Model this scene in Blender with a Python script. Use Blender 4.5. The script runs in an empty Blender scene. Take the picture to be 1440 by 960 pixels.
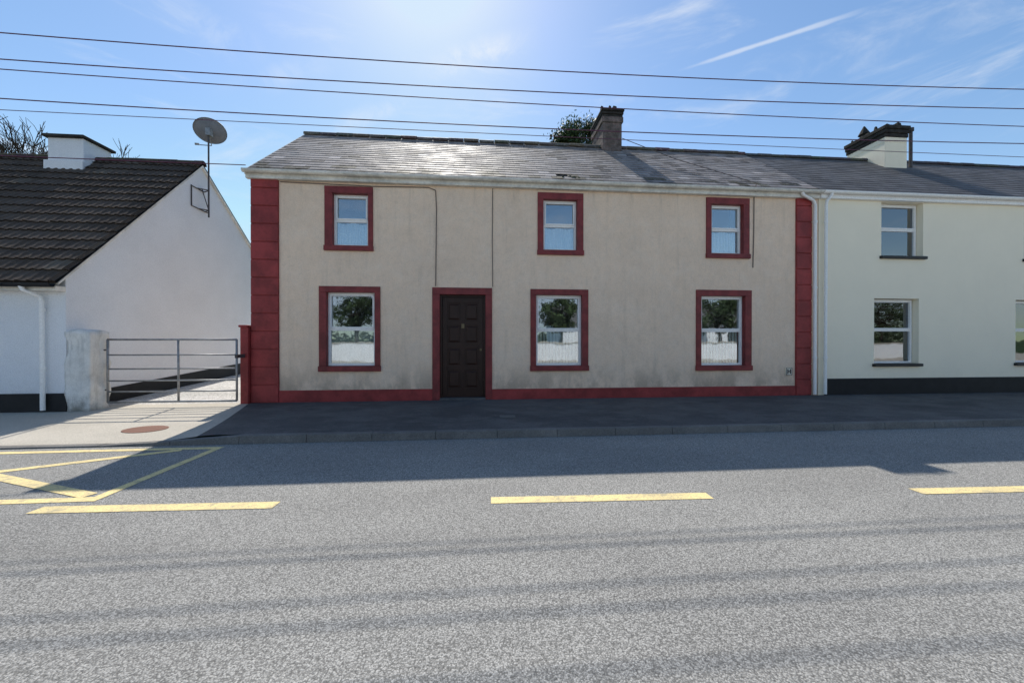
import bpy, bmesh, math, random
from mathutils import Vector, Matrix, noise
random.seed(11)
R = math.radians
scene = bpy.context.scene
col = scene.collection
ORG = {}

# ------------------------------------------------------------------ mesh helper
class MB:
    def __init__(s): s.v=[]; s.f=[]; s.c=[]
    def quad(s, pts, c=None):
        n=len(s.v); s.v+= [tuple(p) for p in pts]; s.f.append(tuple(range(n,n+len(pts)))); s.c.append(c)
    def hexa(s, p, c=None):
        n=len(s.v); s.v+=[tuple(q) for q in p]
        for f in ((3,2,1,0),(4,5,6,7),(0,1,5,4),(1,2,6,5),(2,3,7,6),(3,0,4,7)):
            s.f.append(tuple(n+i for i in f)); s.c.append(c)
    def box(s,x0,x1,y0,y1,z0,z1,c=None):
        s.hexa([(x0,y0,z0),(x1,y0,z0),(x1,y1,z0),(x0,y1,z0),(x0,y0,z1),(x1,y0,z1),(x1,y1,z1),(x0,y1,z1)],c)
    def tube(s,path,rad,n=8,c=None,caps=True,closed=False):
        path=[Vector(p) for p in path]
        if not hasattr(rad,'__len__'): rad=[rad]*len(path)
        base=len(s.v); up=None
        for i,p in enumerate(path):
            if i==0: d=path[1]-p
            elif i==len(path)-1: d=p-path[i-1]
            else: d=(path[i+1]-p).normalized()+(p-path[i-1]).normalized()
            if d.length<1e-9: d=Vector((0,0,1))
            d.normalize()
            if up is None: up=Vector((0,0,1)) if abs(d.z)<.9 else Vector((1,0,0))
            a=d.cross(up)
            if a.length<1e-6: a=d.cross(Vector((0,1,0)))
            a.normalize(); b=a.cross(d).normalized(); up=b
            for k in range(n):
                t=2*math.pi*k/n
                s.v.append(tuple(p+a*math.cos(t)*rad[i]+b*math.sin(t)*rad[i]))
        for i in range(len(path)-1):
            for k in range(n):
                k2=(k+1)%n
                s.f.append((base+i*n+k,base+(i+1)*n+k,base+(i+1)*n+k2,base+i*n+k2)); s.c.append(c)
        if caps:
            s.f.append(tuple(base+k for k in range(n))); s.c.append(c)
            e=base+(len(path)-1)*n
            s.f.append(tuple(e+k for k in reversed(range(n)))); s.c.append(c)
    def prism(s, poly, axis, a, b, c=None):
        def P(u,v,w):
            return {'x':(w,u,v),'y':(u,w,v),'z':(u,v,w)}[axis]
        n=len(poly); base=len(s.v)
        s.v+=[P(u,v,a) for u,v in poly]+[P(u,v,b) for u,v in poly]
        s.f.append(tuple(base+i for i in range(n))); s.c.append(c)
        s.f.append(tuple(base+n+i for i in reversed(range(n)))); s.c.append(c)
        for i in range(n):
            j=(i+1)%n
            s.f.append((base+j,base+i,base+n+i,base+n+j)); s.c.append(c)

def org(o): return ORG.get(o.name, Vector((0,0,0)))

def make(name, mb, mat, parent=None, bevel=0, smooth=False, origin=None, **props):
    me=bpy.data.meshes.new(name)
    me.from_pydata(mb.v,[],mb.f); me.update()
    if any(c is not None for c in mb.c):
        ca=me.color_attributes.new('Col','FLOAT_COLOR','CORNER')
        for p,c in zip(me.polygons,mb.c):
            c=c or (.5,.5,.5)
            for l in p.loop_indices: ca.data[l].color=(c[0],c[1],c[2],1)
    bm=bmesh.new(); bm.from_mesh(me)
    closed=all(len(e.link_faces)==2 for e in bm.edges)
    if closed: bmesh.ops.recalc_face_normals(bm,faces=bm.faces)
    bm.to_mesh(me); bm.free()
    if origin is None:
        xs=[v[0] for v in mb.v]; ys=[v[1] for v in mb.v]; zs=[v[2] for v in mb.v]
        origin=Vector(((min(xs)+max(xs))/2,(min(ys)+max(ys))/2,min(zs)))
    origin=Vector(origin)
    me.transform(Matrix.Translation(-origin))
    o=bpy.data.objects.new(name,me); col.objects.link(o)
    me.materials.append(mat)
    ORG[o.name]=origin
    if parent is not None:
        o.parent=parent; o.location=origin-org(parent)
    else: o.location=origin
    if smooth:
        for p in me.polygons: p.use_smooth=True
    if bevel>0:
        m=o.modifiers.new('bevel','BEVEL'); m.width=bevel; m.segments=2; m.limit_method='ANGLE'
    for k,v in props.items(): o[k]=v
    return o

def empty(name, loc, **props):
    o=bpy.data.objects.new(name,None); col.objects.link(o); o.location=loc; o.empty_display_size=.3
    ORG[o.name]=Vector(loc)
    for k,v in props.items(): o[k]=v
    return o

# ------------------------------------------------------------------ materials
class NM:
    def __init__(s,name):
        s.m=bpy.data.materials.new(name); s.m.use_nodes=True; s.nt=s.m.node_tree
        s.b=s.nt.nodes['Principled BSDF']; s.out=s.nt.nodes['Material Output']
        g=s.nt.nodes.new('ShaderNodeNewGeometry'); s.pos=g.outputs['Position']
    def n(s,t,**k):
        x=s.nt.nodes.new(t)
        for a,b in k.items(): setattr(x,a,b)
        return x
    def L(s,a,b): s.nt.links.new(a,b)
    def val(s,inp,v):
        if isinstance(v,bpy.types.NodeSocket): s.L(v,inp)
        else: inp.default_value=v
    def noise(s,scale,detail=4,rough=.55,vec=None,stretch=None,dist=0):
        v=vec or s.pos
        if stretch:
            mp=s.n('ShaderNodeMapping'); mp.inputs['Scale'].default_value=stretch; s.L(v,mp.inputs['Vector']); v=mp.outputs[0]
        x=s.n('ShaderNodeTexNoise'); x.inputs['Scale'].default_value=scale; x.inputs['Detail'].default_value=detail
        x.inputs['Roughness'].default_value=rough; x.inputs['Distortion'].default_value=dist
        s.L(v,x.inputs['Vector']); return x.outputs['Fac']
    def ramp(s,f,a,b,lo=0.,hi=1.):
        x=s.n('ShaderNodeMapRange'); x.interpolation_type='SMOOTHSTEP'
        s.L(f,x.inputs[0]); x.inputs[1].default_value=a; x.inputs[2].default_value=b; x.inputs[3].default_value=lo; x.inputs[4].default_value=hi
        return x.outputs[0]
    def mix(s,f,a,b,mode='MIX'):
        x=s.n('ShaderNodeMix'); x.data_type='RGBA'; x.blend_type=mode
        s.val(x.inputs[0],f)
        for i,v in ((6,a),(7,b)):
            if isinstance(v,bpy.types.NodeSocket): s.L(v,x.inputs[i])
            else: x.inputs[i].default_value=(v[0],v[1],v[2],1)
        return x.outputs[2]
    def math(s,op,a,b=0.,c=0.):
        x=s.n('ShaderNodeMath'); x.operation=op
        s.val(x.inputs[0],a); s.val(x.inputs[1],b); s.val(x.inputs[2],c); return x.outputs[0]
    def sep(s,v=None):
        x=s.n('ShaderNodeSeparateXYZ'); s.L(v or s.pos,x.inputs[0]); return x.outputs
    def bump(s,h,strength=.3,dist=.01):
        x=s.n('ShaderNodeBump'); x.inputs['Strength'].default_value=strength; x.inputs['Distance'].default_value=dist
        s.L(h,x.inputs['Height']); s.L(x.outputs[0],s.b.inputs['Normal'])
    def done(s,colr,rough=.8,spec=.3,metal=0.):
        if isinstance(colr,bpy.types.NodeSocket): s.L(colr,s.b.inputs['Base Color'])
        else: s.b.inputs['Base Color'].default_value=(colr[0],colr[1],colr[2],1)
        s.val(s.b.inputs['Roughness'],rough); s.b.inputs['Specular IOR Level'].default_value=spec
        s.b.inputs['Metallic'].default_value=metal
        return s.m

def painted(name,c,rough=.5,spec=.4,var=.25,scale=3.,bump=.0,bscale=40,metal=0.):
    k=NM(name)
    f=k.ramp(k.noise(scale,5,.65),.3,.7)
    dark=[x*(1-var) for x in c]; lite=[min(1,x*(1+var*.4)) for x in c]
    cc=k.mix(f,dark,lite)
    f2=k.ramp(k.noise(scale*9,3),.35,.7,.9,1.04)
    cc=k.mix(1.,cc,k.mix(f2,(0,0,0),(1,1,1)),'MULTIPLY')
    if bump: k.bump(k.noise(bscale,4),bump,.01)
    return k.done(cc,rough,spec,metal)

def wall_mat(name,c,dirt,pebble=.6,dirtamt=.7,base_h=.9,streak=.5,big_lo=.88,blotch=0.,blotchc=None,bumps=1.):
    k=NM(name)
    big=k.ramp(k.noise(.9,6,.65),.32,.68)
    cc=k.mix(big,[x*big_lo for x in c],c)
    if blotch:
        bl=k.ramp(k.noise(2.6,8,.78,dist=.4),.42,.66)
        cc=k.mix(k.math('MULTIPLY',bl,blotch),cc,blotchc)
        b2=k.ramp(k.noise(11,6,.8),.45,.7)
        cc=k.mix(k.math('MULTIPLY',b2,blotch*.8),cc,[x*.64 for x in c])
        b3=k.ramp(k.noise(.7,7,.75,stretch=(1.3,1,.8),dist=.8),.50,.70)
        cc=k.mix(k.math('MULTIPLY',b3,blotch*.75),cc,[c[0]*.72,c[1]*.70,c[2]*.68])
    mid=k.ramp(k.noise(5,6,.75),.4,.75)
    cc=k.mix(k.math('MULTIPLY',mid,.2*streak*2),cc,[x*.8 for x in dirt])
    st=k.ramp(k.noise(1.,6,.7,stretch=(5.5,5.5,.45)),.5,.78)
    cc=k.mix(k.math('MULTIPLY',st,streak),cc,dirt)
    z=k.sep()[2]
    low=k.ramp(z,.1,base_h,1,0)
    ln=k.ramp(k.noise(2.2,6,.7,stretch=(1,1,.6)),.36,.62)
    cc=k.mix(k.math('MULTIPLY',k.math('MULTIPLY',low,ln),dirtamt),cc,[x*.8 for x in dirt])
    hi=k.ramp(z,4.35,4.85,0,1)
    cc=k.mix(k.math('MULTIPLY',k.math('MULTIPLY',hi,st),streak),cc,[x*.7 for x in dirt])
    vor=k.n('ShaderNodeTexVoronoi'); vor.inputs['Scale'].default_value=70; k.L(k.pos,vor.inputs['Vector'])
    sp=k.ramp(vor.outputs['Distance'],.1,.65,1.06,.84)
    cc=k.mix(pebble,cc,k.mix(1.,cc,k.mix(sp,(0,0,0),(1,1,1)),'MULTIPLY'))
    k.bump(k.math('SUBTRACT',k.noise(45,4,.7),k.math('MULTIPLY',vor.outputs['Distance'],.8)),(.6*pebble+.1)*bumps,.012)
    return k.done(cc,.92,.15)

M={}
M['beige']=wall_mat('beige_render',(1.,.76,.565),(.50,.38,.275),.6,.75,.95,.30,.92,.30,(1.,.84,.70))
M['cream']=wall_mat('cream_render',(1.,.90,.705),(.72,.66,.50),.12,.2,.8,.06,.97)
M['white']=wall_mat('white_pebbledash',(.94,.95,.97),(.66,.68,.70),.8,.25,.7,.04,.94,bumps=1.2)
M['red']=painted('dark_red_paint',(.33,.044,.042),.55,.35,.35,2.2,.15,60)
M['redsurround']=painted('dark_red_surround_paint',(.24,.037,.036),.5,.35,.35,4,.12,60)
M['black']=painted('black_plinth_paint',(.013,.013,.015),.6,.3,.3,4,.1)
M['upvc']=painted('white_plastic',(.95,.93,.90),.35,.45,.04,5)
M['fascia']=painted('weathered_white_fascia',(.78,.74,.66),.5,.35,.3,2)
M['door']=painted('dark_brown_door_paint',(.036,.015,.010),.42,.25,.2,6)
M['brass']=painted('tarnished_brass',(.16,.13,.08),.45,.4,.2,20,metal=.8)
M['galv']=painted('galvanised_steel',(.33,.33,.33),.45,.5,.3,9,metal=.4)
M['dish']=painted('grey_dish_paint',(.20,.21,.23),.5,.4,.15,9)
M['rustpole']=painted('dark_steel_pole',(.08,.07,.07),.6,.4,.3,9)
M['cable']=painted('dark_cable_sheath',(.13,.045,.085),.6,.3,.2,5)
M['gcable']=painted('grey_cable_sheath',(.18,.14,.12),.7,.3,.2,5)
M['hsign']=painted('hydrant_plate',(.90,.85,.72),.5,.4,.1,30)
M['hblack']=painted('sign_black',(.02,.01,.01),.5,.4,.1,30)
M['concretecap']=painted('dark_mossy_concrete',(.05,.046,.04),.9,.2,.5,6,.4,30)
M['sill']=painted('black_sill_paint',(.02,.02,.02),.5,.4,.2,6)
M['pier']=wall_mat('rough_white_pier',(.92,.90,.85),(.26,.25,.22),.6,.7,1.1,.65)
M['roomglass']=painted('dark_window_pane',(.03,.035,.04),.1,.6,.1,6)

def stone_mat(name,c1,c2):
    k=NM(name)
    br=k.n('ShaderNodeTexBrick'); br.inputs['Scale'].default_value=1.; br.inputs['Brick Width'].default_value=.23
    br.inputs['Row Height'].default_value=.085; br.inputs['Mortar Size'].default_value=.008
    mp=k.n('ShaderNodeCombineXYZ'); s=k.sep()
    k.L(k.math('ADD',s[0],s[1]),mp.inputs[0]); k.L(s[2],mp.inputs[1])
    k.L(mp.outputs[0],br.inputs['Vector'])
    br.inputs['Color1'].default_value=(*c1,1); br.inputs['Color2'].default_value=(*c2,1); br.inputs['Mortar'].default_value=(.2,.19,.17,1)
    f=k.ramp(k.noise(5,6,.75),.36,.6)
    cc=k.mix(k.math('MULTIPLY',f,.7),br.outputs['Color'],(.07,.06,.05))
    k.bump(k.noise(22,5),.9,.03)
    return k.done(cc,.95,.1)
M['chim']=stone_mat('weathered_chimney_brick',(.28,.20,.18),(.19,.15,.14))

def slate_mat(name,tint,rough,spec=.4):
    k=NM(name)
    at=k.n('ShaderNodeAttribute'); at.attribute_name='Col'
    f=k.ramp(k.noise(1.3,6,.7),.35,.7)
    cc=k.mix(f,k.mix(1.,at.outputs['Color'],(.75,.75,.75),'MULTIPLY'),at.outputs['Color'])
    l=k.ramp(k.noise(14,6,.75),.52,.66)
    cc=k.mix(k.math('MULTIPLY',l,.6),cc,tint)
    r=k.ramp(k.noise(2,4,.6),.3,.7,rough-.07,rough+.09)
    k.bump(k.noise(30,5,.7),.3,.008)
    return k.done(cc,r,spec)
M['slate']=slate_mat('weathered_slate',(.46,.41,.36),.66,.16)
M['slate2']=slate_mat('dark_grey_slate',(.22,.21,.21),.68,.18)
M['tile']=slate_mat('dark_brown_concrete_tile',(.17,.12,.085),.85,.15)

def asphalt(name,a,b,scale=1.,tracks=False,speck=1.,bs=.5,patch=0.):
    k=NM(name)
    f=k.ramp(k.noise(.35,5,.6,stretch=(1,2.2,1)),.3,.7)
    cc=k.mix(f,a,b)
    if patch:
        pn=k.ramp(k.noise(1.7,6,.75,stretch=(.7,1,1)),.42,.62)
        cc=k.mix(k.math('MULTIPLY',pn,patch),cc,[x*1.7 for x in b])
    vor=k.n('ShaderNodeTexVoronoi'); vor.inputs['Scale'].default_value=120*scale; k.L(k.pos,vor.inputs['Vector'])
    hs=k.n('ShaderNodeSeparateColor'); k.L(vor.outputs['Color'],hs.inputs[0])
    g=k.ramp(hs.outputs[0],0.,1.,1-.44*speck,1+.50*speck)
    fn=k.ramp(k.noise(90*scale,3,.6),.3,.7,1-.24*speck,1+.24*speck)
    edge=k.ramp(vor.outputs['Distance'],.35,.75,1.,1-.45*speck)
    m=k.math('MULTIPLY',k.math('MULTIPLY',g,fn),edge)
    cmb=k.n('ShaderNodeCombineXYZ')
    for i in range(3): k.L(m,cmb.inputs[i])
    cc=k.mix(1.,cc,cmb.outputs[0],'MULTIPLY')
    if tracks:
        s=k.sep(); y=k.math('ADD',s[1],k.math('MULTIPLY',s[0],.037))
        for yc,w,am in ((-5.75,.28,.2),(-7.35,.3,.16)):
            t=k.ramp(k.math('ABSOLUTE',k.math('SUBTRACT',y,yc)),0.,w,1,0)
            t=k.math('MULTIPLY',t,k.ramp(k.noise(.8,4),.3,.7,.4,1))
            cc=k.mix(k.math('MULTIPLY',t,am),cc,[x*.45 for x in a])
        sp=k.ramp(k.noise(6,5,.7),.62,.72)
        cc=k.mix(k.math('MULTIPLY',sp,.25),cc,[x*.55 for x in a])
    k.bump(k.math('SUBTRACT',k.noise(100*scale,3,.6),vor.outputs['Distance']),bs,.005)
    return k.done(cc,.85,.2)
M['road']=asphalt('road_asphalt',(.285,.276,.256),(.345,.334,.308),1.1,True,.85,.45)
M['pave']=asphalt('pavement_tarmac',(.090,.085,.082),(.132,.125,.119),1.3,False,.5,.5,.35)
M['concrete']=asphalt('driveway_concrete',(.46,.42,.35),(.56,.51,.43),1.,False,.28,.3)
M['kerb']=asphalt('kerb_concrete',(.15,.142,.132),(.20,.19,.175),1.,False,.35,.5,.3)
M['gravel']=asphalt('yard_gravel',(.46,.45,.42),(.60,.58,.55),.35,False,.6)
M['grass']=painted('grass_ground',(.05,.08,.03),.95,.1,.4,2,.6,30)
def yellow():
    k=NM('worn_yellow_paint')
    n1=k.noise(60,6,.85); f=k.ramp(n1,.36,.50)
    n2=k.ramp(k.noise(2.,5,.7),.25,.62,.6,1)
    n3=k.ramp(k.noise(9.,4,.7),.36,.5,.5,1)
    cc=k.mix(k.math('MULTIPLY',k.math('MULTIPLY',f,n2),n3),(.29,.27,.22),(.92,.72,.32))
    k.bump(n1,.5,.006); return k.done(cc,.75,.3)
M['yellow']=yellow()
def cover():
    k=NM('rusty_iron_cover')
    ch=k.n('ShaderNodeTexVoronoi'); ch.inputs['Scale'].default_value=22; ch.inputs['Randomness'].default_value=.0; k.L(k.pos,ch.inputs['Vector'])
    f=k.ramp(ch.outputs['Distance'],.25,.5)
    cc=k.mix(f,(.46,.23,.15),(.20,.10,.07)); k.bump(ch.outputs['Distance'],-.6,.01)
    return k.done(cc,.8,.3)
M['cover']=cover()

def glass():
    k=NM('window_glass'); nt=k.nt; nt.nodes.remove(k.b)
    tr=k.n('ShaderNodeBsdfTransparent'); tr.inputs[0].default_value=(.90,.93,.93,1)
    gl=k.n('ShaderNodeBsdfGlossy'); gl.inputs['Roughness'].default_value=.025; gl.inputs[0].default_value=(.92,.96,1,1)
    bp=k.n('ShaderNodeBump'); bp.inputs['Strength'].default_value=.09; bp.inputs['Distance'].default_value=.02
    k.L(k.noise(1.8,2),bp.inputs['Height']); k.L(bp.outputs[0],gl.inputs['Normal'])
    fr=k.n('ShaderNodeFresnel'); fr.inputs[0].default_value=1.5
    fac=k.math('ADD',k.math('MULTIPLY',fr.outputs[0],.8),.20)
    mx=k.n('ShaderNodeMixShader'); k.L(fac,mx.inputs[0]); k.L(tr.outputs[0],mx.inputs[1]); k.L(gl.outputs[0],mx.inputs[2])
    k.L(mx.outputs[0],k.out.inputs[0]); return k.m
M['glass']=glass()
def curtain(name,a,b):
    k=NM(name)
    f=k.ramp(k.noise(30,3,.6),.4,.6)
    return k.done(k.mix(f,a,b),.9,.1)
M['net']=curtain('blue_white_net',(.72,.82,.92),(.95,.97,1.))
M['net2']=curtain('grey_net',(.38,.40,.40),(.54,.56,.54))
M['blind']=curtain('pale_vertical_blind',(.68,.74,.68),(.86,.90,.84))
M['interior']=painted('unlit_room_dark',(.05,.05,.055),.9,.1,.2,2)  # room darkness put into the colour of the sheet behind the panes
def leafm(name):
    k=NM(name); at=k.n('ShaderNodeAttribute'); at.attribute_name='Col'
    return k.done(at.outputs['Color'],.6,.3)
M['leaf']=leafm('leaves')
M['bark']=painted('bark',(.07,.055,.045),.95,.1,.4,6,.5,20)

# ------------------------------------------------------------------ generic builders
def wall_panel(mb, x0,x1,z0,z1, openings, y=0., depth=.22):
    xs=sorted(set([x0,x1]+[o[0] for o in openings]+[o[1] for o in openings]))
    zs=sorted(set([z0,z1]+[o[2] for o in openings]+[o[3] for o in openings]))
    for i in range(len(xs)-1):
        for j in range(len(zs)-1):
            cx=(xs[i]+xs[i+1])/2; cz=(zs[j]+zs[j+1])/2
            if any(o[0]<cx<o[1] and o[2]<cz<o[3] for o in openings): continue
            mb.quad([(xs[i],y,zs[j]),(xs[i+1],y,zs[j]),(xs[i+1],y,zs[j+1]),(xs[i],y,zs[j+1])])
    for a,b,c,d in openings:
        mb.quad([(a,y,c),(a,y,d),(a,y+depth,d),(a,y+depth,c)])
        mb.quad([(b,y,c),(b,y+depth,c),(b,y+depth,d),(b,y,d)])
        mb.quad([(a,y,d),(b,y,d),(b,y+depth,d),(a,y+depth,d)])
        mb.quad([(a,y,c),(a,y+depth,c),(b,y+depth,c),(b,y,c)])

def house_shell(mb,x0,x1,front,back,zf,zb,ry,rz,openings,z0=-.15):
    wall_panel(mb,x0,x1,z0,zf,openings,y=front)
    mb.quad([(x1,back,z0),(x0,back,z0),(x0,back,zb),(x1,back,zb)])
    for x in (x0,x1):
        mb.quad([(x,front,z0),(x,front,zf),(x,ry,rz),(x,back,zb),(x,back,z0)])

def slates(mb,x0,x1,ey,ez,ry,rz,w,course,th,colf,jit=1.,profile=False,bare=()):
    e=Vector((0,ey,ez)); r=Vector((0,ry,rz)); d=(r-e); Ln=d.length; d.normalize()
    nrm=Vector((0,-d.z,d.y))
    if nrm.z<0: nrm=-nrm
    X=Vector((1,0,0))
    def P(x,s,h): return X*x+e+d*s+nrm*h
    mb.quad([P(x0,0,-.01),P(x1,0,-.01),P(x1,Ln,-.01),P(x0,Ln,-.01)],(.03,.03,.028))
    nc=int(math.ceil(Ln/course)); 
    for i in range(nc):
        s0=i*course; s1=min(Ln,s0+course*1.12)
        off=0 if (i%2==0 or profile) else w/2
        x=x0-off
        while x<x1-.01:
            a=max(x,x0); b=min(x+w-.004,x1)
            if b-a>.03:
                cx=(a+b)/2
                if any((cx-q[0])**2/q[2]**2+(s0-q[1])**2/q[3]**2<1 for q in bare):
                    x+=w; continue
                c=colf(cx,s0)
                j1=(random.random())*.003*jit; j2=random.uniform(-.008,.008)*jit; j3=random.uniform(-.0018,.0018)*jit
                if random.random()<.02*jit: j2-=.03
                if not profile:
                    p=[P(a,s0+j2,0),P(b,s0+j2,0),P(b,s1,-.004),P(a,s1,-.004),
                       P(a,s0+j2,th+j1+th+j3),P(b,s0+j2,th+j1+th-j3),P(b,s1,th*.6),P(a,s1,th*.6)]
                    mb.hexa(p,c)
                else:
                    pr=[(0,.030),(.12,.034),(.2,.012),(.42,.008),(.5,.03),(.62,.034),(.7,.012),(1.,.008)]
                    base=len(mb.v)
                    for (t,h) in pr:
                        xx=a+(b+.004-a)*t
                        mb.v+= [tuple(P(xx,s0+j2,-.005)),tuple(P(xx,s0+j2,h+.034+j1)),tuple(P(xx,s1,h*.8))]
                    for q in range(len(pr)-1):
                        A=base+q*3; B=A+3
                        mb.f.append((A,B,B+1,A+1)); mb.c.append([v*.35 for v in c])
                        mb.f.append((A+1,B+1,B+2,A+2)); mb.c.append(c)
            x+=w

def ridge_tiles(mb,x0,x1,y,z,r,seg,c):
    x=x0
    while x<x1-.05:
        b=min(x+seg-.012,x1); dz=random.uniform(-.012,.010)
        pts=[]
        for k in range(9):
            t=math.pi*(-.08+1.16*k/8); pts.append((y+math.cos(t)*r*1.15,z+dz+math.sin(t)*r))
        pts2=[(y+(p[0]-y)*.8,z+(p[1]-z)*.8-.01) for p in reversed(pts)]
        mb.prism(pts+pts2,'x',x,b,[q*random.uniform(.8,1.2) for q in c])
        x+=seg

def window(house,x0,x1,z0,z1,sur=None,y=.10,curt=None,curt_h=.5,sillmat=None,wallface=0.,trans=.5,opener=True,fr=.05):
    mb=MB()
    a,b,c,d=x0,x1,z0,z1
    ya,yb=y,y+.06
    mb.box(a,a+fr,ya,yb,c,d); mb.box(b-fr,b,ya,yb,c,d)
    mb.box(a+fr,b-fr,ya,yb,d-fr,d); mb.box(a+fr,b-fr,ya,yb,c,c+fr)
    zm=c+(d-c)*trans
    mb.box(a+fr,b-fr,ya,yb,zm-.03,zm+.03)
    if opener:
        s=.035; e=.012
        A,B,C,D=a+fr-e,b-fr+e,zm+.03-e,d-fr+e
        mb.box(A,A+s,ya-.016,ya+.03,C,D); mb.box(B-s,B,ya-.016,ya+.03,C,D)
        mb.box(A+s,B-s,ya-.016,ya+.03,D-s,D); mb.box(A+s,B-s,ya-.016,ya+.03,C,C+s)
    w=make('window',mb,M['upvc'],house,bevel=.004)
    g=MB(); g.box(a+fr-.01,b-fr+.01,y+.032,y+.036,c+fr-.01,zm-.022); g.box(a+fr-.01,b-fr+.01,y+.032,y+.036,zm+.022,d-fr+.01)
    make('glass',g,M['glass'],w)
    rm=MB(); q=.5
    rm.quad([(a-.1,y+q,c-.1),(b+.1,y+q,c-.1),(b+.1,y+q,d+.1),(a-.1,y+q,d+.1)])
    make('dark_room_sheet',rm,M['interior'],w)  # plain dark sheet added in place of the unlit room behind the glass
    if curt=='blind':
        k=MB(); n=13; st_=(b-a-.06)/n
        for i in range(n):
            x=a+.03+st_*(i+.5); r_=st_*.50; an=.4+random.uniform(-.14,.14)
            dx,dy=r_*math.cos(an),r_*math.sin(an)
            k.quad([(x-dx,y+.11-dy,c+.03),(x+dx,y+.11+dy,c+.03),(x+dx,y+.11+dy,c+(d-c)*.5),(x-dx,y+.11-dy,c+(d-c)*.5)])
        make('window_blind',k,M['blind'],w)
    elif curt:
        k=MB(); n=60; zt=c+(d-c)*curt_h
        pts=[]
        ph=random.random()*6
        for i in range(n+1):
            t=i/n; x=a+.02+(b-a-.04)*t
            yy=y+.09+.018*math.sin(t*62+ph+1.5*math.sin(t*9))
            top=zt-.05*abs(math.sin(t*math.pi*2)) if curt_h<.8 else zt
            pts.append(((x,yy,c+.02),(x,yy,top)))
        for i in range(n):
            k.quad([pts[i][0],pts[i+1][0],pts[i+1][1],pts[i][1]])
        make('curtain',k,M[curt],w,smooth=True)
    if sur:
        L_,R_,T_,B_=sur; s=MB(); f=wallface-.028; bk=y+.07
        s.box(a-L_,a,f,bk,c,d); s.box(b,b+R_,f,bk,c,d)
        s.box(a-L_,b+R_,f-.002,bk,d,d+T_)
        make('surround',s,M['redsurround'],w,bevel=.006)
        s=MB(); s.box(a-L_-.01,b+R_+.01,f-.03,bk,c-B_,c)
        make('sill',s,M['redsurround'],w,bevel=.006)
    elif sillmat:
        s=MB(); s.box(a-.06,b+.06,wallface-.07,y+.07,c-.07,c)
        make('sill',s,sillmat,w,bevel=.008)
    return w

# ------------------------------------------------------------------ MAIN HOUSE
main=empty('terraced_house',(1.7,0,0),label='two-storey beige terraced house with dark red surrounds and slate roof',category='house')
X0,X1=-4.9,8.29
RY,RZ=2.6,7.20
EY,EZ=-.13,4.95; BACK=5.2
wins=[(-3.22,-2.46,3.42,4.57,(.165,.105,.15,.11),'net',.5),
      (-3.35,-2.32,.78,2.40,(.155,.12,.13,.12),'blind',.5),
      (1.455,2.245,3.42,4.59,(.135,.145,.15,.11),'net',.5),
      (1.285,2.365,.76,2.39,(.13,.145,.13,.12),'blind',.48),
      (5.52,6.33,3.42,4.61,(.13,.155,.15,.11),'net',.5),
      (5.27,6.38,.74,2.41,(.13,.165,.14,.12),'blind',.5)]
ops=[]
for a,b,c,d,s,_,_ in wins:
    ops.append((a-s[0]+.006,b+s[1]-.006,c-s[3]+.006,d+s[2]-.006))
ops.append((-1.066+.006,.275-.006,-.15,2.53-.006))
wb=MB(); house_shell(wb,X0,X1,0,BACK,4.95,4.95,RY,RZ-.06,ops)
make('wall',wb,M['beige'],main)
for a,b,c,d,s,cu,h in wins:
    window(main,a,b,c,d,s,curt=cu,curt_h=h,y=.09)
s=MB(); s.box(-1.066,-.9,-.028,.14,.0,2.375); s.box(.125,.275,-.028,.14,.0,2.375); s.box(-1.066,.275,-.03,.14,2.375,2.53)
make('door_surround',s,M['redsurround'],main,bevel=.006)
s=MB(); s.box(-.9,.125,-.05,.3,-.02,.045); make('door_step',s,M['pave'],main,bevel=.01)
d=MB(); dx0,dx1,dz0,dz1=-.9,.125,.045,2.375
d.box(dx0,dx0+.05,.06,.14,dz0,dz1); d.box(dx1-.05,dx1,.06,.14,dz0,dz1); d.box(dx0+.05,dx1-.05,.06,.14,dz1-.05,dz1)
lx0,lx1,lz0,lz1=dx0+.055,dx1-.055,dz0+.005,dz1-.055
d.box(lx0,lx1,.105,.14,lz0,lz1)
st=.105; cxm=(lx0+lx1)/2
xsm=[(lx0+st,cxm-.045),(cxm+.045,lx1-st)]
rows=4; rail=.10; usable=(lz1-lz0-.2-.12); hh=(usable-rail*(rows-1))/rows
d.box(lx0,lx0+st,.085,.105,lz0,lz1); d.box(lx1-st,lx1,.085,.105,lz0,lz1); d.box(cxm-.045,cxm+.045,.085,.105,lz0+.2,lz1-.12)
d.box(lx0+st,lx1-st,.085,.105,lz0,lz0+.2); d.box(lx0+st,lx1-st,.085,.105,lz1-.12,lz1)
z=lz0+.2
for r_ in range(rows):
    for (pa,pb) in xsm:
        d.hexa([(pa+.025,.106,z+.025),(pb-.025,.106,z+.025),(pb-.025,.106,z+hh-.025),(pa+.025,.106,z+hh-.025),
                (pa+.06,.088,z+.06),(pb-.06,.088,z+.06),(pb-.06,.088,z+hh-.06),(pa+.06,.088,z+hh-.06)])
    z+=hh
    if r_<rows-1:
        for (pa,pb) in xsm: d.box(pa,pb,.085,.105,z,z+rail)
        z+=rail
door=make('door',d,M['door'],main,bevel=.003)
h=MB(); h.tube([(lx1-.05,.088,1.13),(lx1-.05,.045,1.13)],[.022,.028],12)
make('handle',h,M['brass'],door,smooth=False)
h=MB(); h.box(cxm-.035,cxm+.035,.072,.084,1.62,1.72); make('door_knocker',h,M['brass'],door,bevel=.004)
p=MB(); p.box(-4.335,-1.066,-.03,.02,-.12,.255); p.box(.275,7.69,-.03,.02,-.12,.235)
make('plinth',p,M['red'],main,bevel=.008)
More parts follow.
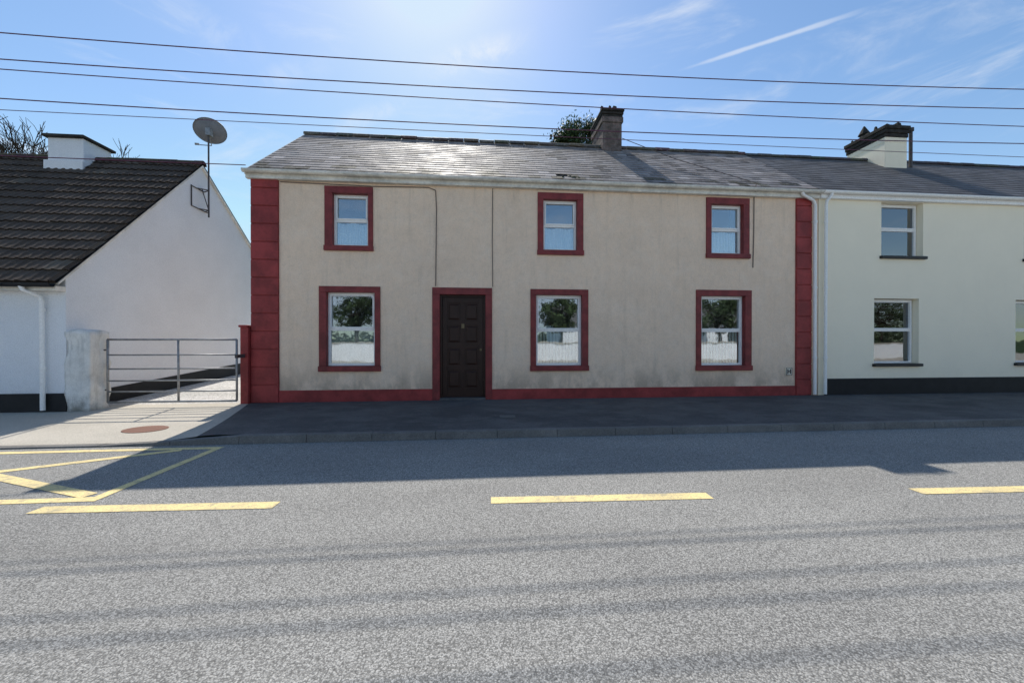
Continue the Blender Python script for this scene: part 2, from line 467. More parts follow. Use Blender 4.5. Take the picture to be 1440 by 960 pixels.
def quoin(x0,x1,h=.385):
    q=MB(); z=.0; q.box(x0,x1,-.022,.02,-.12,4.86)
    while z<4.8:
        zt=min(z+h,4.86); q.box(x0+.006,x1-.006,-.045,-.015,z+.010,zt-.010); z+=h
    return q
make('quoin_strip',quoin(-4.905,-4.335),M['red'],main,bevel=.009)
make('quoin_strip',quoin(7.69,8.1),M['red'],main,bevel=.009)
def col_main(x,s):
    n=noise.noise((x*.5,s*.9,1.3)); m=noise.noise((x*2.1,s*2.,7))
    b=.27+.08*n+random.uniform(-.07,.07)
    warm=.5+.5*m
    c=[b*(1.08+.12*warm),b*1.0,b*(.97-.08*warm)]
    if s<.5 and random.random()<.3: c=[.11,.095,.065]
    if random.random()<.06: c=[v*1.5 for v in c]
    if random.random()<.08: c=[v*.5 for v in c]
    return c
def col_nb(x,s):
    b=.14+.03*noise.noise((x*.6,s,4))+random.uniform(-.03,.03)
    return [b*1.06,b*1.0,b*.99]
r=MB(); slates(r,X0-.05,X1,EY,EZ,RY,RZ,.27,.19,.007,col_main,bare=[(2.05,.36,.15,.10)])
r.quad([(X0-.05,RY,RZ),(X1,RY,RZ),(X1,BACK+.2,EZ),(X0-.05,BACK+.2,EZ)],(.1,.1,.1))
roof=make('roof',r,M['slate'],main)
rt=MB(); ridge_tiles(rt,X0-.07,X1,RY,RZ+.0,.085,.45,(.13,.11,.10)); make('ridge_tiles',rt,M['slate'],roof)
v=MB()
v.prism([(EY,EZ-.09),(RY,RZ-.09),(RY,RZ+.015),(EY,EZ+.015)],'x',X0-.07,X0-.045)
make('verge_board',v,M['fascia'],roof)
m=MB()
for cx_,n_ in ((2.08,8),(2.40,4)):
    for i in range(n_):
        xx=cx_+random.uniform(-.15,.15); s_=random.uniform(.3,.44); yy=EY+s_*.77; zz=EZ+s_*.63
        q=random.uniform(.015,.032)
        m.hexa([(xx-q,yy-q,zz-.01),(xx+q,yy-q,zz-.01),(xx+q,yy+q,zz+.02),(xx-q,yy+q,zz+.02),(xx-q*.5,yy-q*.4,zz+q),(xx+q*.5,yy-q*.4,zz+q*1.1),(xx+q*.4,yy+q*.5,zz+q*1.3),(xx-q*.4,yy+q*.5,zz+q*1.2)],(.07,.07,.03))
make('moss_patch',m,M['leaf'],roof,kind='stuff')
def chimney(x0,x1,y0,y1,z0,z1,mat,capmat,parent,ragged=0,cap=.05,capth=.08,corbel=.035):
    c=MB(); zc=z1-capth
    c.box(x0,x1,y0,y1,z0,zc-.16)
    c.box(x0-corbel,x1+corbel,y0-corbel,y1+corbel,zc-.16,zc)
    ch=make('chimney',c,mat,parent,bevel=.015)
    k=MB()
    if capth>.2:
        n=3; 
        for i in range(n):
            e=cap*(.35+.65*i/(n-1)); k.box(x0-e,x1+e,y0-e,y1+e,zc+capth*i/n,zc+capth*(i+1)/n-.012)
        k.box(x0,x1,y0,y1,zc,z1-.02)
    else: k.box(x0-cap,x1+cap,y0-cap,y1+cap,zc,z1)
    for i in range(ragged):
        xx=random.uniform(x0-.06,x1-.08); yy=random.uniform(y0-.06,y1-.08); hh=random.uniform(.04,.17); s_=random.uniform(.08,.17)
        zz=z1-random.choice((.03,.03,.1))
        k.hexa([(xx,yy,zz),(xx+s_,yy,zz),(xx+s_,yy+s_,zz),(xx,yy+s_,zz),
                (xx+.03,yy+.03,z1+hh),(xx+s_*.75,yy+.02,z1+hh*.8),(xx+s_*.8,yy+s_*.85,z1+hh*.6),(xx+.02,yy+s_*.8,z1+hh*.9)])
    make('chimney_cap',k,capmat,ch,bevel=.012)
    return ch
chimney(3.64,4.22,2.3,3.35,6.6,8.22,M['chim'],M['concretecap'],roof,ragged=30,cap=.06,capth=.24)
f=MB(); f.box(X0-.07,8.26,-.10,.0-.002,4.80,4.925); make('soffit_board',f,M['fascia'],main,bevel=.006)
def gutter_mb(x0,x1,y,z,r=.055):
    g=MB(); n=10; pts=[(y-r,z+.012)]
    for k in range(n+1):
        t=math.pi+math.pi*k/n; pts.append((y+math.cos(t)*r,z+math.sin(t)*r))
    pts.append((y+r,z+.012))
    inner=[(y+(a-y)*.86, z+(b-z)*.86+.004) for a,b in reversed(pts)]
    g.prism(pts+inner,'x',x0,x1)
    x=x0+.5
    while x<x1: 
        g.tube([(x,y-r-.002,z-.02),(x+.03,y-r-.002,z-.02)],.012,6); x+=1.6
    return g
make('gutter',gutter_mb(X0-.09,8.27,-.160,4.945),M['fascia'],main)
dp=MB(); dp.tube([(7.72,-.16,4.90),(7.76,-.15,4.84),(8.06,-.10,4.74),(8.13,-.085,4.64),(8.135,-.085,.03)],.036,12)
for z in (4.2,2.6,.9): dp.tube([(8.135,-.085,z),(8.135,-.085,z+.05)],.047,12)
make('downpipe',dp,M['upvc'],main,smooth=False)
c=MB(); c.tube([(-4.3,-.012,4.77),(-2.3,-.015,4.74),(-1.15,-.015,4.76),(-.99,-.015,4.70),(-.97,-.012,4.3),(-.99,-.012,2.56)],.010,6)
make('facade_cable',c,M['gcable'],main)
c=MB(); c.tube([(.29,-.012,4.79),(.28,-.012,3.6),(.29,-.012,2.56)],.009,6); make('facade_cable',c,M['gcable'],main)
c=MB(); c.tube([(4.22,2.28,7.35),(5.3,1.2,6.25),(6.5,-.22,5.05),(6.6,-.02,4.8),(6.6,-.015,4.0),(6.58,-.015,3.1)],.010,6); make('facade_cable',c,M['gcable'],main)
hp=MB(); hp.box(7.44,7.60,-.02,.0,.49,.68)
hyd=make('hydrant_sign',hp,M['hsign'],None,bevel=.002,label='small cream hydrant plate with dark letter H on beige wall',category='sign')
hb=MB(); f0,f1=-.026,-.019
for a in ((7.443,7.597,.493,.503),(7.443,7.597,.667,.677),(7.443,7.453,.503,.667),(7.587,7.597,.503,.667)):
    hb.box(a[0],a[1],f0,f1,a[2],a[3])
hb.box(7.475,7.500,f0,f1,.525,.645); hb.box(7.540,7.565,f0,f1,.525,.645); hb.box(7.500,7.540,f0,f1,.573,.597)
make('letter_marking',hb,M['hblack'],hyd)

# ------------------------------------------------------------------ NEIGHBOUR
nb=empty('terraced_house',(15,0,0),label='two-storey cream painted terraced house with black plinth and slate roof',category='house')
N0,N1=8.30,22.
nwins=[(9.99,11.15,3.45,4.80),(9.80,11.04,.76,2.39),(14.06,15.2,3.45,4.80),(13.82,15.05,.76,2.39),(18.1,19.2,3.45,4.80),(17.9,19.1,.76,2.39)]
wb=MB(); house_shell(wb,N0,N1,-.012,BACK,4.95,4.95,RY,RZ-.08,nwins); make('wall',wb,M['cream'],nb)
for i,(a,b,c,d) in enumerate(nwins):
    window(nb,a+.012,b-.012,c,d-.012,None,y=.13,curt='net2' if i%2==0 else None,curt_h=.97,sillmat=M['sill'],wallface=-.012,trans=.52)
p=MB(); p.box(8.46,N1,-.03,.0,-.12,.40); make('plinth',p,M['black'],nb,bevel=.006)
r=MB(); slates(r,N0+.004,N1,EY,EZ+.01,RY,RZ-.03,.30,.20,.006,col_nb,jit=.7)
r.quad([(N0,RY,RZ-.03),(N1,RY,RZ-.03),(N1,BACK+.2,EZ),(N0,BACK+.2,EZ)],(.08,.08,.08))
nroof=make('roof',r,M['slate2'],nb)
rt=MB(); ridge_tiles(rt,N0,N1,RY,RZ-.03,.08,.45,(.09,.09,.09)); make('ridge_tiles',rt,M['slate2'],nroof)
ch=chimney(12.5,13.25,2.0,3.2,6.3,8.0,M['cream'],M['concretecap'],nroof,ragged=34,cap=.06,capth=.36,corbel=.0)
c=MB(); c.tube([(12.8,2.9,7.95),(12.8,2.9,8.22)],[.13,.11],12); c.tube([(12.8,2.9,8.20),(12.8,2.9,8.48)],[.16,.02],12); make('chimney_pot',c,M['concretecap'],ch)
fp=MB(); fp.tube([(13.50,2.1,6.6),(13.50,2.1,7.95)],.045,10); fp.tube([(13.50,2.1,7.9),(13.50,2.1,8.0)],.075,10); make('flue_pipe',fp,M['rustpole'],nroof)
f=MB(); f.box(8.28,N1,-.10,-.014,4.81,4.93); make('soffit_board',f,M['upvc'],nb,bevel=.006)
make('gutter',gutter_mb(8.29,N1,-.158,4.95,.052),M['upvc'],nb)
dp=MB(); dp.tube([(8.50,-.158,4.91),(8.49,-.15,4.84),(8.42,-.11,4.74),(8.41,-.095,4.64),(8.40,-.095,.03)],.036,12)
for z in (4.2,2.6,.9): dp.tube([(8.405,-.095,z),(8.405,-.095,z+.05)],.047,12)
make('downpipe',dp,M['upvc'],nb)

# ------------------------------------------------------------------ LEFT HOUSE
lh=empty('cottage',(-13,-.6,0),label='white pebbledashed cottage with dark tiled gable roof and black plinth',category='house')
LX=-7.92; LX0=-22.
ly0,lry,lrz,lyb,lzf,lzb=-.62,2.85,6.32,7.0,2.62,3.1
wb=MB(); house_shell(wb,LX0,LX,ly0,lyb,lzf,lzb,lry,lrz-.03,[]); make('wall',wb,M['white'],lh)
p=MB(); p.box(LX0,LX+.018,ly0-.02,ly0+.02,-.12,.33)
p.prism([(ly0+.02,-.12),(lyb,-.12),(lyb,.70),(4.6,.58),(ly0+.02,.28)],'x',LX-.02,LX+.018)
make('plinth',p,M['black'],lh)
def col_t(x,s):
    b=.082+.018*noise.noise((x*.8,s,2))+random.uniform(-.014,.016)
    c=[b*1.30,b*.98,b*.76]
    if random.random()<.05: c=[.16,.13,.10]
    return c
lsl=(lrz-lzf)/(lry-ly0); ey=ly0-.22; ez=lzf-.22*lsl+.03
r=MB(); slates(r,LX0,LX+.06,ey,ez,lry,lrz+.03,.36,.345,.014,col_t,jit=.5,profile=True)
bs=(lrz-lzb)/(lyb-lry)
r.quad([(LX0,lry,lrz+.03),(LX+.06,lry,lrz+.03),(LX+.06,lyb+.2,lzb-.2*bs+.03),(LX0,lyb+.2,lzb-.2*bs+.03)],(.04,.035,.03))
lroof=make('roof',r,M['tile'],lh)
rt=MB(); ridge_tiles(rt,LX0,LX+.08,lry,lrz+.02,.10,.45,(.07,.055,.045)); make('ridge_tiles',rt,M['tile'],lroof)
v=MB(); v.prism([(ey+.05,ez-.03),(lry,lrz-.06),(lyb+.2,lzb-.2*bs-.06),(lyb+.2,lzb-.2*bs-.0),(lry,lrz+.0),(ey+.05,ez+.02)],'x',LX,LX+.055)
make('verge_mortar',v,M['fascia'],lroof)
c=MB(); c.box(-11.45,-10.58,2.45,3.2,5.7,6.74); c.box(-11.49,-10.54,2.38,3.27,5.6,6.12)
ch=make('chimney',c,M['white'],lroof,bevel=.015)
c=MB(); c.box(-11.53,-10.51,2.37,3.27,6.74,6.81); make('chimney_cap',c,M['concretecap'],ch,bevel=.01)
c=MB(); c.tube([(-11.0,2.8,6.8),(-11.0,2.8,6.95)],.13,12); make('chimney_pot',c,M['concretecap'],ch)
make('gutter',gutter_mb(LX0,LX+.02,ey-.03,ez-.03,.055),M['black'],lh)
f=MB(); f.box(LX0,LX+.01,ey+.04,ly0-.003,ez-.14,ez-.05); make('soffit_board',f,M['fascia'],lh)
dp=MB(); dp.tube([(-8.42,ey-.03,ez-.06),(-8.40,ey-.01,ez-.14),(-8.28,ly0-.08,ez-.24),(-8.26,ly0-.07,ez-.34),(-8.25,ly0-.07,.02)],.036,12)
for z in (1.9,.8): dp.tube([(-8.252,ly0-.07,z),(-8.252,ly0-.07,z+.05)],.046,12)
make('downpipe',dp,M['upvc'],lh)

px,py=LX+.20,2.86
sd=empty('satellite_dish',(px,py,4.8),label='grey satellite dish on a tall pole bracketed to white gable',category='satellite dish')
m=MB(); m.tube([(px,py,4.85),(px,py,7.38)],.022,10); make('pole',m,M['rustpole'],sd)
m=MB()
for z in (5.05,5.62): m.tube([(LX-.01,py-.14,z),(px+.01,py,z)],.015,8); m.tube([(LX-.01,py+.14,z),(px+.01,py,z)],.015,8)
m.tube([(LX+.015,py-.38,5.05),(LX+.015,py-.38,5.62)],.016,8); m.tube([(LX+.015,py-.38,5.05),(LX+.015,py+.22,5.05)],.015,8)
m.tube([(LX+.015,py-.38,5.60),(LX+.015,py+.1,5.60)],.014,8)
m.tube([(px,py,5.05),(LX+.02,py,5.65)],.012,8)
make('bracket',m,M['rustpole'],sd)
D=MB(); a_,b_=.40,.34; fwd=Vector((-.30,.78,.5)).normalized(); rgt=fwd.cross(Vector((0,0,1))).normalized(); upv=rgt.cross(fwd).normalized()
cen=Vector((px,py,7.30))+fwd*.10
nr,na=6,32
for side in (0,1):
    for i in range(nr+1):
        rr=i/nr
        for k in range(na):
            t=2*math.pi*k/na
            q=rgt*math.cos(t)*a_*rr+upv*math.sin(t)*b_*rr
            hh=(rr**2)*.085+(.008 if side else 0)
            D.v.append(tuple(cen+q+fwd*hh))
S=(nr+1)*na
for side in (0,1):
    for i in range(nr):
        for k in range(na):
            k2=(k+1)%na; b0=side*S
            f=(b0+i*na+k,b0+i*na+k2,b0+(i+1)*na+k2,b0+(i+1)*na+k)
            D.f.append(f if side else f[::-1]); D.c.append(None)
for k in range(na):
    k2=(k+1)%na; D.f.append((nr*na+k,nr*na+k2,S+nr*na+k2,S+nr*na+k)); D.c.append(None)
make('reflector',D,M['dish'],sd,smooth=True)
m=MB(); m.box(px-.06,px+.06,py-.05,py+.10,7.18,7.38)
tip=cen+fwd*.15-upv*.45-rgt*.42
m.tube([Vector((px,py,7.22)),cen-upv*.38+fwd*.02,tip],.013,8); m.tube([tip+upv*.02,tip+upv*.03+rgt*.10],.028,10)
make('feed_arm',m,M['galv'],sd)

# ------------------------------------------------------------------ gate & piers
def rough_box(x0,x1,y0,y1,z0,z1,amp,seed):
    bm=bmesh.new(); bmesh.ops.create_cube(bm,size=1)
    for v in bm.verts: v.co=Vector((x0+(v.co.x+.5)*(x1-x0),y0+(v.co.y+.5)*(y1-y0),z0+(v.co.z+.5)*(z1-z0)))
    bmesh.ops.subdivide_edges(bm,edges=bm.edges[:],cuts=13,use_grid_fill=True)
    cx=Vector(((x0+x1)/2,(y0+y1)/2,0))
    mb=MB()
    for v in bm.verts:
        n=noise.noise(v.co*4+Vector((seed,0,0)))+.6*noise.noise(v.co*10+Vector((seed,3,0)))
        d=(v.co-cx); d.z=0
        if d.length>0: v.co+=d.normalized()*n*amp
        if v.co.z>z0+.1:
            v.co.z+=n*amp*.6
            e=max(0,(v.co.z-(z1-.12))/.12); rad=(d.length/((x1-x0)*.7))
            v.co.z-=e*rad*rad*.06
    bm.verts.index_update()
    mb.v=[tuple(v.co) for v in bm.verts]; mb.f=[tuple(v.index for v in f.verts) for f in bm.faces]; mb.c=[None]*len(mb.f)
    bm.free(); return mb
make('gate_pier',rough_box(-7.93,-7.50,-.62,-.24,-.05,1.56,.045,3),M['pier'],None,smooth=True,label='rough whitewashed rubble gate pier with weathered grey patches',category='gate pier')
m=MB(); m.box(-5.07,-4.908,-.12,.20,-.1,1.62); m.box(-5.09,-4.908,-.15,.22,1.62,1.67)
make('gate_pier',m,M['red'],None,bevel=.012,label='dark red painted gate pier beside the beige house',category='gate pier')
gt=empty('field_gate',(-6.2,-.34,0),label='grey galvanised tubular steel gate closed across a driveway',category='gate')
gy=-.34
m=MB(); g0,g1=-7.44,-5.0
for x in (g0,-6.12,g1): m.tube([(x,gy,.10),(x,gy,1.36)],.021,10)
m.tube([(g0,gy,.10),(g1,gy,.10)],.021,10); m.tube([(g0,gy,1.36),(g1,gy,1.36)],.021,10)
make('gate_frame',m,M['galv'],gt,smooth=True)
for z in (.31,.53,.77,1.05):
    m=MB(); m.tube([(g0,gy,z),(g1,gy,z)],.016,8); make('rail',m,M['galv'],gt,smooth=True)
for z in (.35,1.15):
    m=MB(); m.tube([(g0,gy,z),(g0-.09,gy,z)],.014,8); make('hinge',m,M['rustpole'],gt)
m=MB(); m.box(g1-.02,g1+.03,gy-.03,gy+.22,.98,1.05); make('latch',m,M['rustpole'],gt)

# ------------------------------------------------------------------ ground
def ss(t): t=max(0,min(1,t)); return t*t*(3-2*t)
KY=-2.9
def ph(x,y):
    drop=1-ss((x+4.75)/1.0)
    return -.105*drop*max(0,min(1,-y/2.9)) - .012*(-y/2.9)*(1-drop)
def strip(xl,xr,y0,y1,ny,nx,hf):
    mb=MB()
    for j in range(ny+1):
        y=y0+(y1-y0)*j/ny
        a=xl(y) if callable(xl) else xl; b=xr(y) if callable(xr) else xr
        for i in range(nx+1):
            x=a+(b-a)*i/nx; mb.v.append((x,y,hf(x,y)))
    for j in range(ny):
        for i in range(nx):
            k=j*(nx+1)+i; mb.f.append((k,k+1,k+nx+2,k+nx+1)); mb.c.append(None)
    return mb
g=MB(); g.quad([(-1500,-1500,-.16),(1500,-1500,-.16),(1500,1500,-.16),(-1500,1500,-.16)])
make('ground',g,M['grass'],kind='structure')
g=MB(); g.quad([(-250,-12.6,-.12),(250,-12.6,-.12),(250,KY,-.12),(-250,KY,-.12)])
make('road',g,M['road'],kind='structure')
bd=lambda y:-4.95+ .95*(-y/2.9)
make('pavement',strip(bd,-2.5,KY+.13,.05,8,24,ph),M['pave'],kind='structure')
make('pavement',strip(-2.5,60,KY+.13,.05,4,4,ph),M['pave'],kind='structure')
make('driveway',strip(-12.,bd,KY+.13,-.0,8,20,ph),M['concrete'],kind='structure')
make('pavement',strip(-60,-12.,KY+.13,.05,4,4,ph),M['pave'],kind='structure')
kb=MB(); x=-40.
while x<50:
    b=x+.915-.005; e=random.uniform(-.003,.003)
    kb.hexa([(x,KY,-.2),(b,KY,-.2),(b,KY+.13,-.2),(x,KY+.13,-.2),(x,KY+.022,ph(x,KY)+.003+e),(b,KY+.022,ph(b,KY)+.003+e),(b,KY+.13,ph(b,KY)+.004+e),(x,KY+.13,ph(x,KY)+.004+e)])
    x+=.915
make('kerb',kb,M['kerb'],kind='structure',bevel=.006)
make('yard_gravel',strip(-7.93,-4.89,-.0,16,24,6,lambda x,y: .05*y),M['gravel'],kind='structure')
g=MB(); g.box(-60,-7.9,7.0,60,-.1,.3); g.box(-4.9,60,5.2,60,-.1,.2); g.box(-7.9,-4.9,16,60,-.1,.8)
make('back_gardens',g,M['grass'],kind='structure')
g=MB(); g.quad([(-250,-24,-.02),(250,-24,-.02),(250,-12.6,-.02),(-250,-12.6,-.02)]); g.quad([(-250,-12.6,-.13),(250,-12.6,-.13),(250,-12.6,-.02),(-250,-12.6,-.02)])
make('far_pavement',g,M['concrete'],kind='structure')
m=MB(); x0,y0=-5.32,-2.05; A,B=.31,.21
poly=[(x0+A*math.cos(2*math.pi*i/28),y0+B*math.sin(2*math.pi*i/28)) for i in range(28)]
n0=len(m.v)
m.v+=[(x,y,ph(x,y)+.007) for x,y in poly]+[(x,y,-.15) for x,y in poly]
m.f.append(tuple(range(28))); m.c.append(None)
m.f.append(tuple(reversed(range(28,56)))); m.c.append(None)
for i in range(28):
    j=(i+1)%28; m.f.append((i,28+i,28+j,j)); m.c.append(None)
make('drain_cover',m,M['cover'],None,label='rusty orange-brown oval drain cover set in the concrete driveway',category='drain cover')
m=MB(); m.box(.35,.62,-1.98,-1.78,-.05,ph(1,-1.9)+.008)
make('drain_cover',m,M['kerb'],None,label='small grey square stopcock cover in the pavement',category='drain cover')

RZm=-.116
def mark(poly,name='road_marking'):
    m=MB(); m.quad([(a,b,RZm) for a,b in poly]); return make(name,m,M['yellow'],kind='structure')
def line(a,b,w):
    a=Vector(a);b=Vector(b); d=(b-a).normalized(); n=Vector((-d.y,d.x))*w/2
    return [a-n,b-n,b+n,a+n]
ry=lambda x:-5.06-.037*(x-.6)
for i in range(-4,9):
    a=.10+i*4.06+(.13 if i<0 else (.06 if i>0 else 0)); b=a+(2.02 if i<0 else 2.06)
    mark(line((a,ry(a)),(b,ry(b)),.135))
mark(line((-12,-3.09),(-3.50,-3.07),.10))
mark(line((-12,-4.66),(-3.50,-4.70),.10))
mark([(-3.60,-4.65),(-3.50,-4.65),(-3.50,-3.12),(-3.60,-3.12)])
RZm=-.1155
mark(line((-3.97,-3.13),(-6.9,-4.62),.11))
RZm=-.115
mark(line((-3.68,-4.61),(-7.3,-3.13),.12))

# ------------------------------------------------------------------ overhead cables
def wire(z0,y,k,r,xc=1.5,xa=-45,xb=45,tilt=0.,lab='dark overhead power line strung across the street front'):
    m=MB(); pts=[]
    for i in range(61):
        x=xa+(xb-xa)*i/60; pts.append((x,y,z0+k*(x-xc)**2+tilt*x))
    m.tube(pts,r,6)
    return make('overhead_cable',m,M['cable'],None,smooth=True,label=lab,category='cable',group='overhead cables along the street')
wire(6.80,-1.,.0014,.0095,xc=.5,tilt=.006)
wire(6.36,-1.,.0012,.0095,xc=.5,tilt=.008)
wire(6.12,-1.,.0009,.0085,xc=1.5)
wire(5.63,-1.,.0011,.0095,xc=.5,tilt=.004)
wire(5.48,-1.,.0002,.006,xc=1.5,tilt=.002)
m=MB(); pts=[]
for i in range(25):
    t=i/24; x=-24+(19.1)*t; pts.append((x,-1.2+1.0*t,4.86+.16*t-.10*math.sin(math.pi*t)))
m.tube(pts,.009,6)
make('overhead_cable',m,M['cable'],None,smooth=True,label='thin dark service cable running to the beige house eaves',category='cable',group='overhead cables along the street')

# ------------------------------------------------------------------ trees
def leafy(name,loc,h,cr,nclump,nleaf,leaf,label,base=(.05,.08,.025),squash=1.,rmin=.3):
    t=empty(name,loc,label=label,category='tree')
    L0=Vector(loc); tr=MB(); top=L0+Vector((0,0,h-cr*squash))
    tr.tube([L0,L0+Vector((.05,.03,h*.3)),top],[.22,.16,.09],8)
    lf=MB(); cl=[]
    for i in range(nclump):
        while True:
            q=Vector((random.uniform(-1,1),random.uniform(-1,1),random.uniform(-1,1)))
            if rmin<q.length<1: break
        p=top+Vector((q.x*cr,q.y*cr,q.z*cr*squash)); cl.append(p)
        st=L0+Vector((0,0,h*random.uniform(.3,.6)))
        tr.tube([st,(st+p)/2+Vector((0,0,.1)),p],[.06,.035,.012],5)
    make('trunk',tr,M['bark'],t)
    for p in cl:
        sh=random.uniform(.6,1.5); rr=random.uniform(.22,.38)*cr
        for j in range(nleaf):
            d=Vector((random.gauss(0,.5),random.gauss(0,.5),random.gauss(0,.42)))*rr
            c=p+d; a=Vector((random.gauss(0,1),random.gauss(0,1),random.gauss(0,1))).normalized()
            b=a.orthogonal().normalized(); s=leaf*random.uniform(.6,1.3)
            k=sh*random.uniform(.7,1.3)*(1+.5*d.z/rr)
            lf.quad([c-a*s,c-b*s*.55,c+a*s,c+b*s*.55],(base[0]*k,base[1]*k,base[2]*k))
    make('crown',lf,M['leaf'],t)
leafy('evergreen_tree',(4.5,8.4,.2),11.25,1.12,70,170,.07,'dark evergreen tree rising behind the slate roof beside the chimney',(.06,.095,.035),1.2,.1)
for i,(x,y,h,cr) in enumerate(((6.3,-20,5.1,1.5),(-9.2,-20,4.9,1.5),(19.4,-20,5.6,1.9),(-15,-20,7,2.6),(34,-20,6,2.6),(0.,-21,3.4,1.2))):
    leafy('street_tree',(x,y,0),h,cr,38,80,.12,'green leafy tree behind the low white wall across the road',(.07,.10,.045))
def bare(loc,h,seed,label):
    random.seed(seed); t=empty('bare_tree',loc,label=label,category='tree'); tr=MB(); tw=MB()
    def br(p,d,l,r,lev):
        q=p+d*l; mid=(p+q)/2+Vector((random.uniform(-1,1),random.uniform(-1,1),random.uniform(-.5,1)))*l*.07
        (tr if lev<2 else tw).tube([p,mid,q],[r,r*.85,r*.65],6 if lev<2 else 4,caps=False)
        if lev>=6: return
        for i in range(3):
            nd=(d+Vector((random.gauss(0,.42),random.gauss(0,.42),random.gauss(.16,.28)))).normalized()
            br(q if i else mid.lerp(q,.6),nd,l*random.uniform(.62,.80),max(.012,r*.6),lev+1)
    br(Vector(loc),Vector((0,0,1)),h*.27,.2,0)
    make('trunk',tr,M['bark'],t); make('crown',tw,M['bark'],t)
bare((-20.2,10.,.2),13.6,5,'leafless tree with fine dark twigs behind the tiled roof')
bare((-24.0,11.,.2),14.2,9,'leafless tree with fine dark twigs behind the tiled roof')
random.seed(3)
m=MB(); m.box(-40,40,-16.25,-16.0,-.1,1.12); bw=make('boundary_wall',m,M['white'],None,bevel=.01,label='low white rendered boundary wall along the far footpath',category='wall')
m=MB(); m.box(-40,40,-16.3,-15.95,1.12,1.19); make('coping',m,M['concrete'],bw,bevel=.01)
for cx in (-26.,13.,27.):  # unseen bungalows, added so their sunlit walls brighten the shaded facade
    w_=5.6
    b=empty('cottage',(cx,-26,0),label='unseen white bungalow added across the road to bounce sunlight',category='house')
    m=MB(); m.box(cx-w_,cx+w_,-32,-24.5,-.1,3.0); make('wall',m,M['white'],b)
    m=MB(); m.prism([(-24.1,2.95),(-32.4,2.95),(-28.25,4.9)],'x',cx-w_-.2,cx+w_+.2,(.16,.155,.15)); make('roof',m,M['slate2'],b)
    for wx in (-3.6,-.9,2.9):
        m=MB(); m.box(cx+wx,cx+wx+1.3,-24.5,-24.46,1.0,2.3); make('window',m,M['roomglass'],b)
hd=MB()
for i in range(7000):
    x=random.uniform(-60,60); y=-36+random.uniform(-.8,.8); z=random.uniform(-.1,2.2+.9*noise.noise((x*.3,0,0)))
    a=Vector((random.gauss(0,1),random.gauss(0,1),random.gauss(0,1))).normalized(); b=a.orthogonal().normalized(); s=.34; k=random.uniform(.5,1.4)
    c=Vector((x,y,z)); hd.quad([c-a*s,c-b*s*.6,c+a*s,c+b*s*.6],(.10*k,.13*k,.08*k))
make('hedge',hd,M['leaf'],None,kind='stuff',label='tall dense green hedge at the back of the field',category='hedge')

# ------------------------------------------------------------------ world, sun, camera
AZ=8.; EL=49.6
w=bpy.data.worlds.new('World'); scene.world=w; w.use_nodes=True; nt=w.node_tree
bg=nt.nodes['Background']; N=lambda t:nt.nodes.new(t); Lk=nt.links.new
sky=N('ShaderNodeTexSky'); sky.sky_type='NISHITA'; sky.sun_disc=False; sky.sun_elevation=R(EL); sky.sun_rotation=R(-AZ)
sky.altitude=100; sky.air_density=1.25; sky.dust_density=.35; sky.ozone_density=2.2
tc=N('ShaderNodeTexCoord')
mp=N('ShaderNodeMapping'); mp.inputs['Scale'].default_value=(1.2,1.6,6.); mp.inputs['Rotation'].default_value=(0.25,.35,.2); Lk(tc.outputs['Generated'],mp.inputs[0])
n1=N('ShaderNodeTexNoise'); n1.inputs['Scale'].default_value=1.9; n1.inputs['Detail'].default_value=9; n1.inputs['Roughness'].default_value=.62; n1.inputs['Distortion'].default_value=.6; Lk(mp.outputs[0],n1.inputs['Vector'])
mr=N('ShaderNodeMapRange'); mr.interpolation_type='SMOOTHSTEP'; Lk(n1.outputs['Fac'],mr.inputs[0]); mr.inputs[1].default_value=.54; mr.inputs[2].default_value=.82; mr.inputs[4].default_value=.6
def cdir(px,py):
    u=(px-720)/520; ww=(478-py)/520; s,c=math.sin(R(4.95)),math.cos(R(4.95))
    return Vector((u*c+s,c-u*s,ww)).normalized()
def M_(op,a,b=0.):
    x=N('ShaderNodeMath'); x.operation=op
    for i,v in enumerate((a,b)):
        if isinstance(v,bpy.types.NodeSocket): Lk(v,x.inputs[i])
        else: x.inputs[i].default_value=v
    return x.outputs[0]
def dot(vec,c):
    x=N('ShaderNodeVectorMath'); x.operation='DOT_PRODUCT'; Lk(vec,x.inputs[0]); x.inputs[1].default_value=c; return x.outputs['Value']
def MRn(val,a,b,c,d):
    x=N('ShaderNodeMapRange'); x.interpolation_type='SMOOTHSTEP'; Lk(val,x.inputs[0])
    for i,q in enumerate((a,b,c,d)): x.inputs[i+1].default_value=q
    return x.outputs[0]
nz=N('ShaderNodeTexNoise'); nz.inputs['Scale'].default_value=14; nz.inputs['Detail'].default_value=6; Lk(tc.outputs['Generated'],nz.inputs['Vector'])
nz2=N('ShaderNodeTexNoise'); nz2.inputs['Scale'].default_value=9; nz2.inputs['Detail'].default_value=8; nz2.inputs['Roughness'].default_value=.7; nz2.inputs['Distortion'].default_value=.8; Lk(tc.outputs['Generated'],nz2.inputs['Vector'])
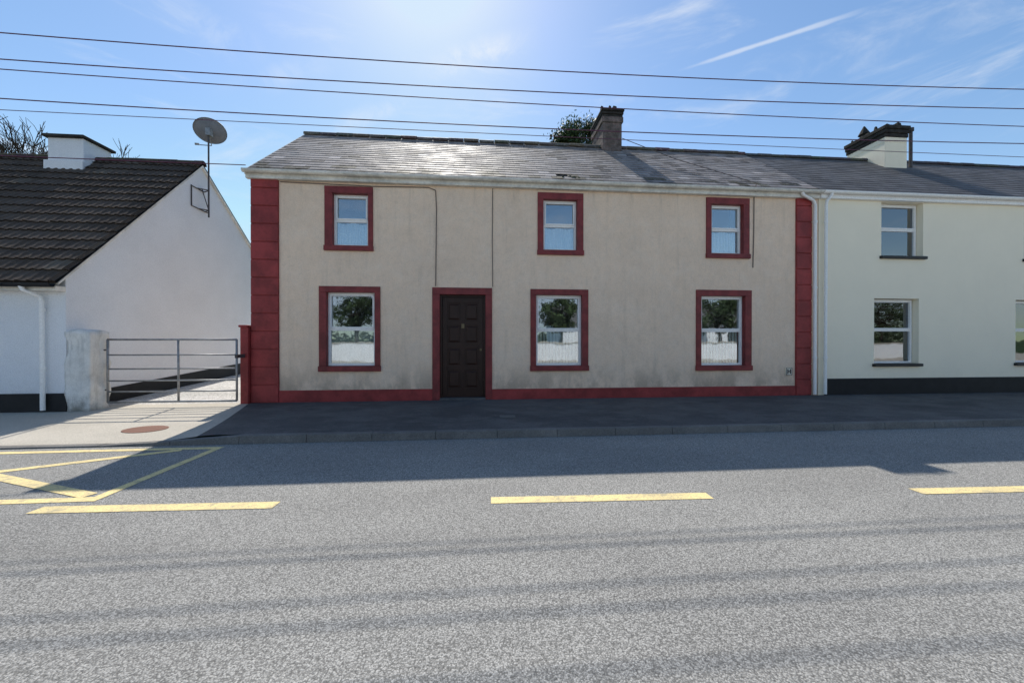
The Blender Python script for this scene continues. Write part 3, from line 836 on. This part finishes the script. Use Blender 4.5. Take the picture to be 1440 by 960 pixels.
def band(p1,p2,wd,soft,amp,wob,tex=None):
    A=cdir(*p1); B=cdir(*p2); nn=A.cross(B).normalized(); mid=(A+B).normalized(); half=mid.dot(A)
    dist=M_('ADD',M_('ABSOLUTE',dot(tc.outputs['Generated'],nn)),M_('MULTIPLY',M_('SUBTRACT',nz.outputs['Fac'],.5),wob))
    f=M_('MULTIPLY',MRn(dist,0,wd,1,0),MRn(dot(tc.outputs['Generated'],mid),half-soft,half+soft*1.5,0,amp))
    if tex: f=M_('MULTIPLY',f,MRn(nz2.outputs['Fac'],.38,.66,0,1))
    return f
tot=M_('MAXIMUM',mr.outputs[0],band((975,94),(1195,22),.0045,.005,.5,.008))
for a_,b_,wd,am in (((605,98),(735,58),.035,.75),((480,180),(560,150),.03,.65),((215,0),(330,60),.05,.5),((640,150),(700,130),.02,.4),((330,130),(450,90),.03,.3)):
    tot=M_('MAXIMUM',tot,band(a_,b_,wd,.006,am,.03,True))
hs=N('ShaderNodeHueSaturation'); hs.inputs['Saturation'].default_value=1.10; Lk(sky.outputs[0],hs.inputs['Color'])
cl=N('ShaderNodeVectorMath'); cl.operation='MINIMUM'; Lk(hs.outputs[0],cl.inputs[0]); cl.inputs[1].default_value=(4.5,5.5,6.6)
mx=N('ShaderNodeMix'); mx.data_type='RGBA'; Lk(tot,mx.inputs[0]); Lk(cl.outputs[0],mx.inputs[6]); mx.inputs[7].default_value=(5.8,6.1,6.5,1)
Lk(mx.outputs[2],bg.inputs[0]); bg.inputs[1].default_value=.15

sl=bpy.data.lights.new('sun','SUN'); sl.energy=5.; sl.angle=R(.53); sl.color=(1,.95,.87)
so=bpy.data.objects.new('sun',sl); col.objects.link(so)
sdv=Vector((-math.sin(R(AZ))*math.cos(R(EL)),math.cos(R(AZ))*math.cos(R(EL)),math.sin(R(EL))))
so.rotation_euler=sdv.to_track_quat('Z','Y').to_euler(); so.location=sdv*50

cam=bpy.data.cameras.new('camera'); cam.lens=13.; cam.sensor_width=36; cam.clip_end=4000; cam.clip_start=.05
co=bpy.data.objects.new('camera',cam); col.objects.link(co)
co.location=(0,-8.43,1.35); co.rotation_euler=(R(90-.22),0,R(-4.95))
scene.camera=co
scene.view_settings.view_transform='Standard'; scene.view_settings.look='None'; scene.view_settings.exposure=0
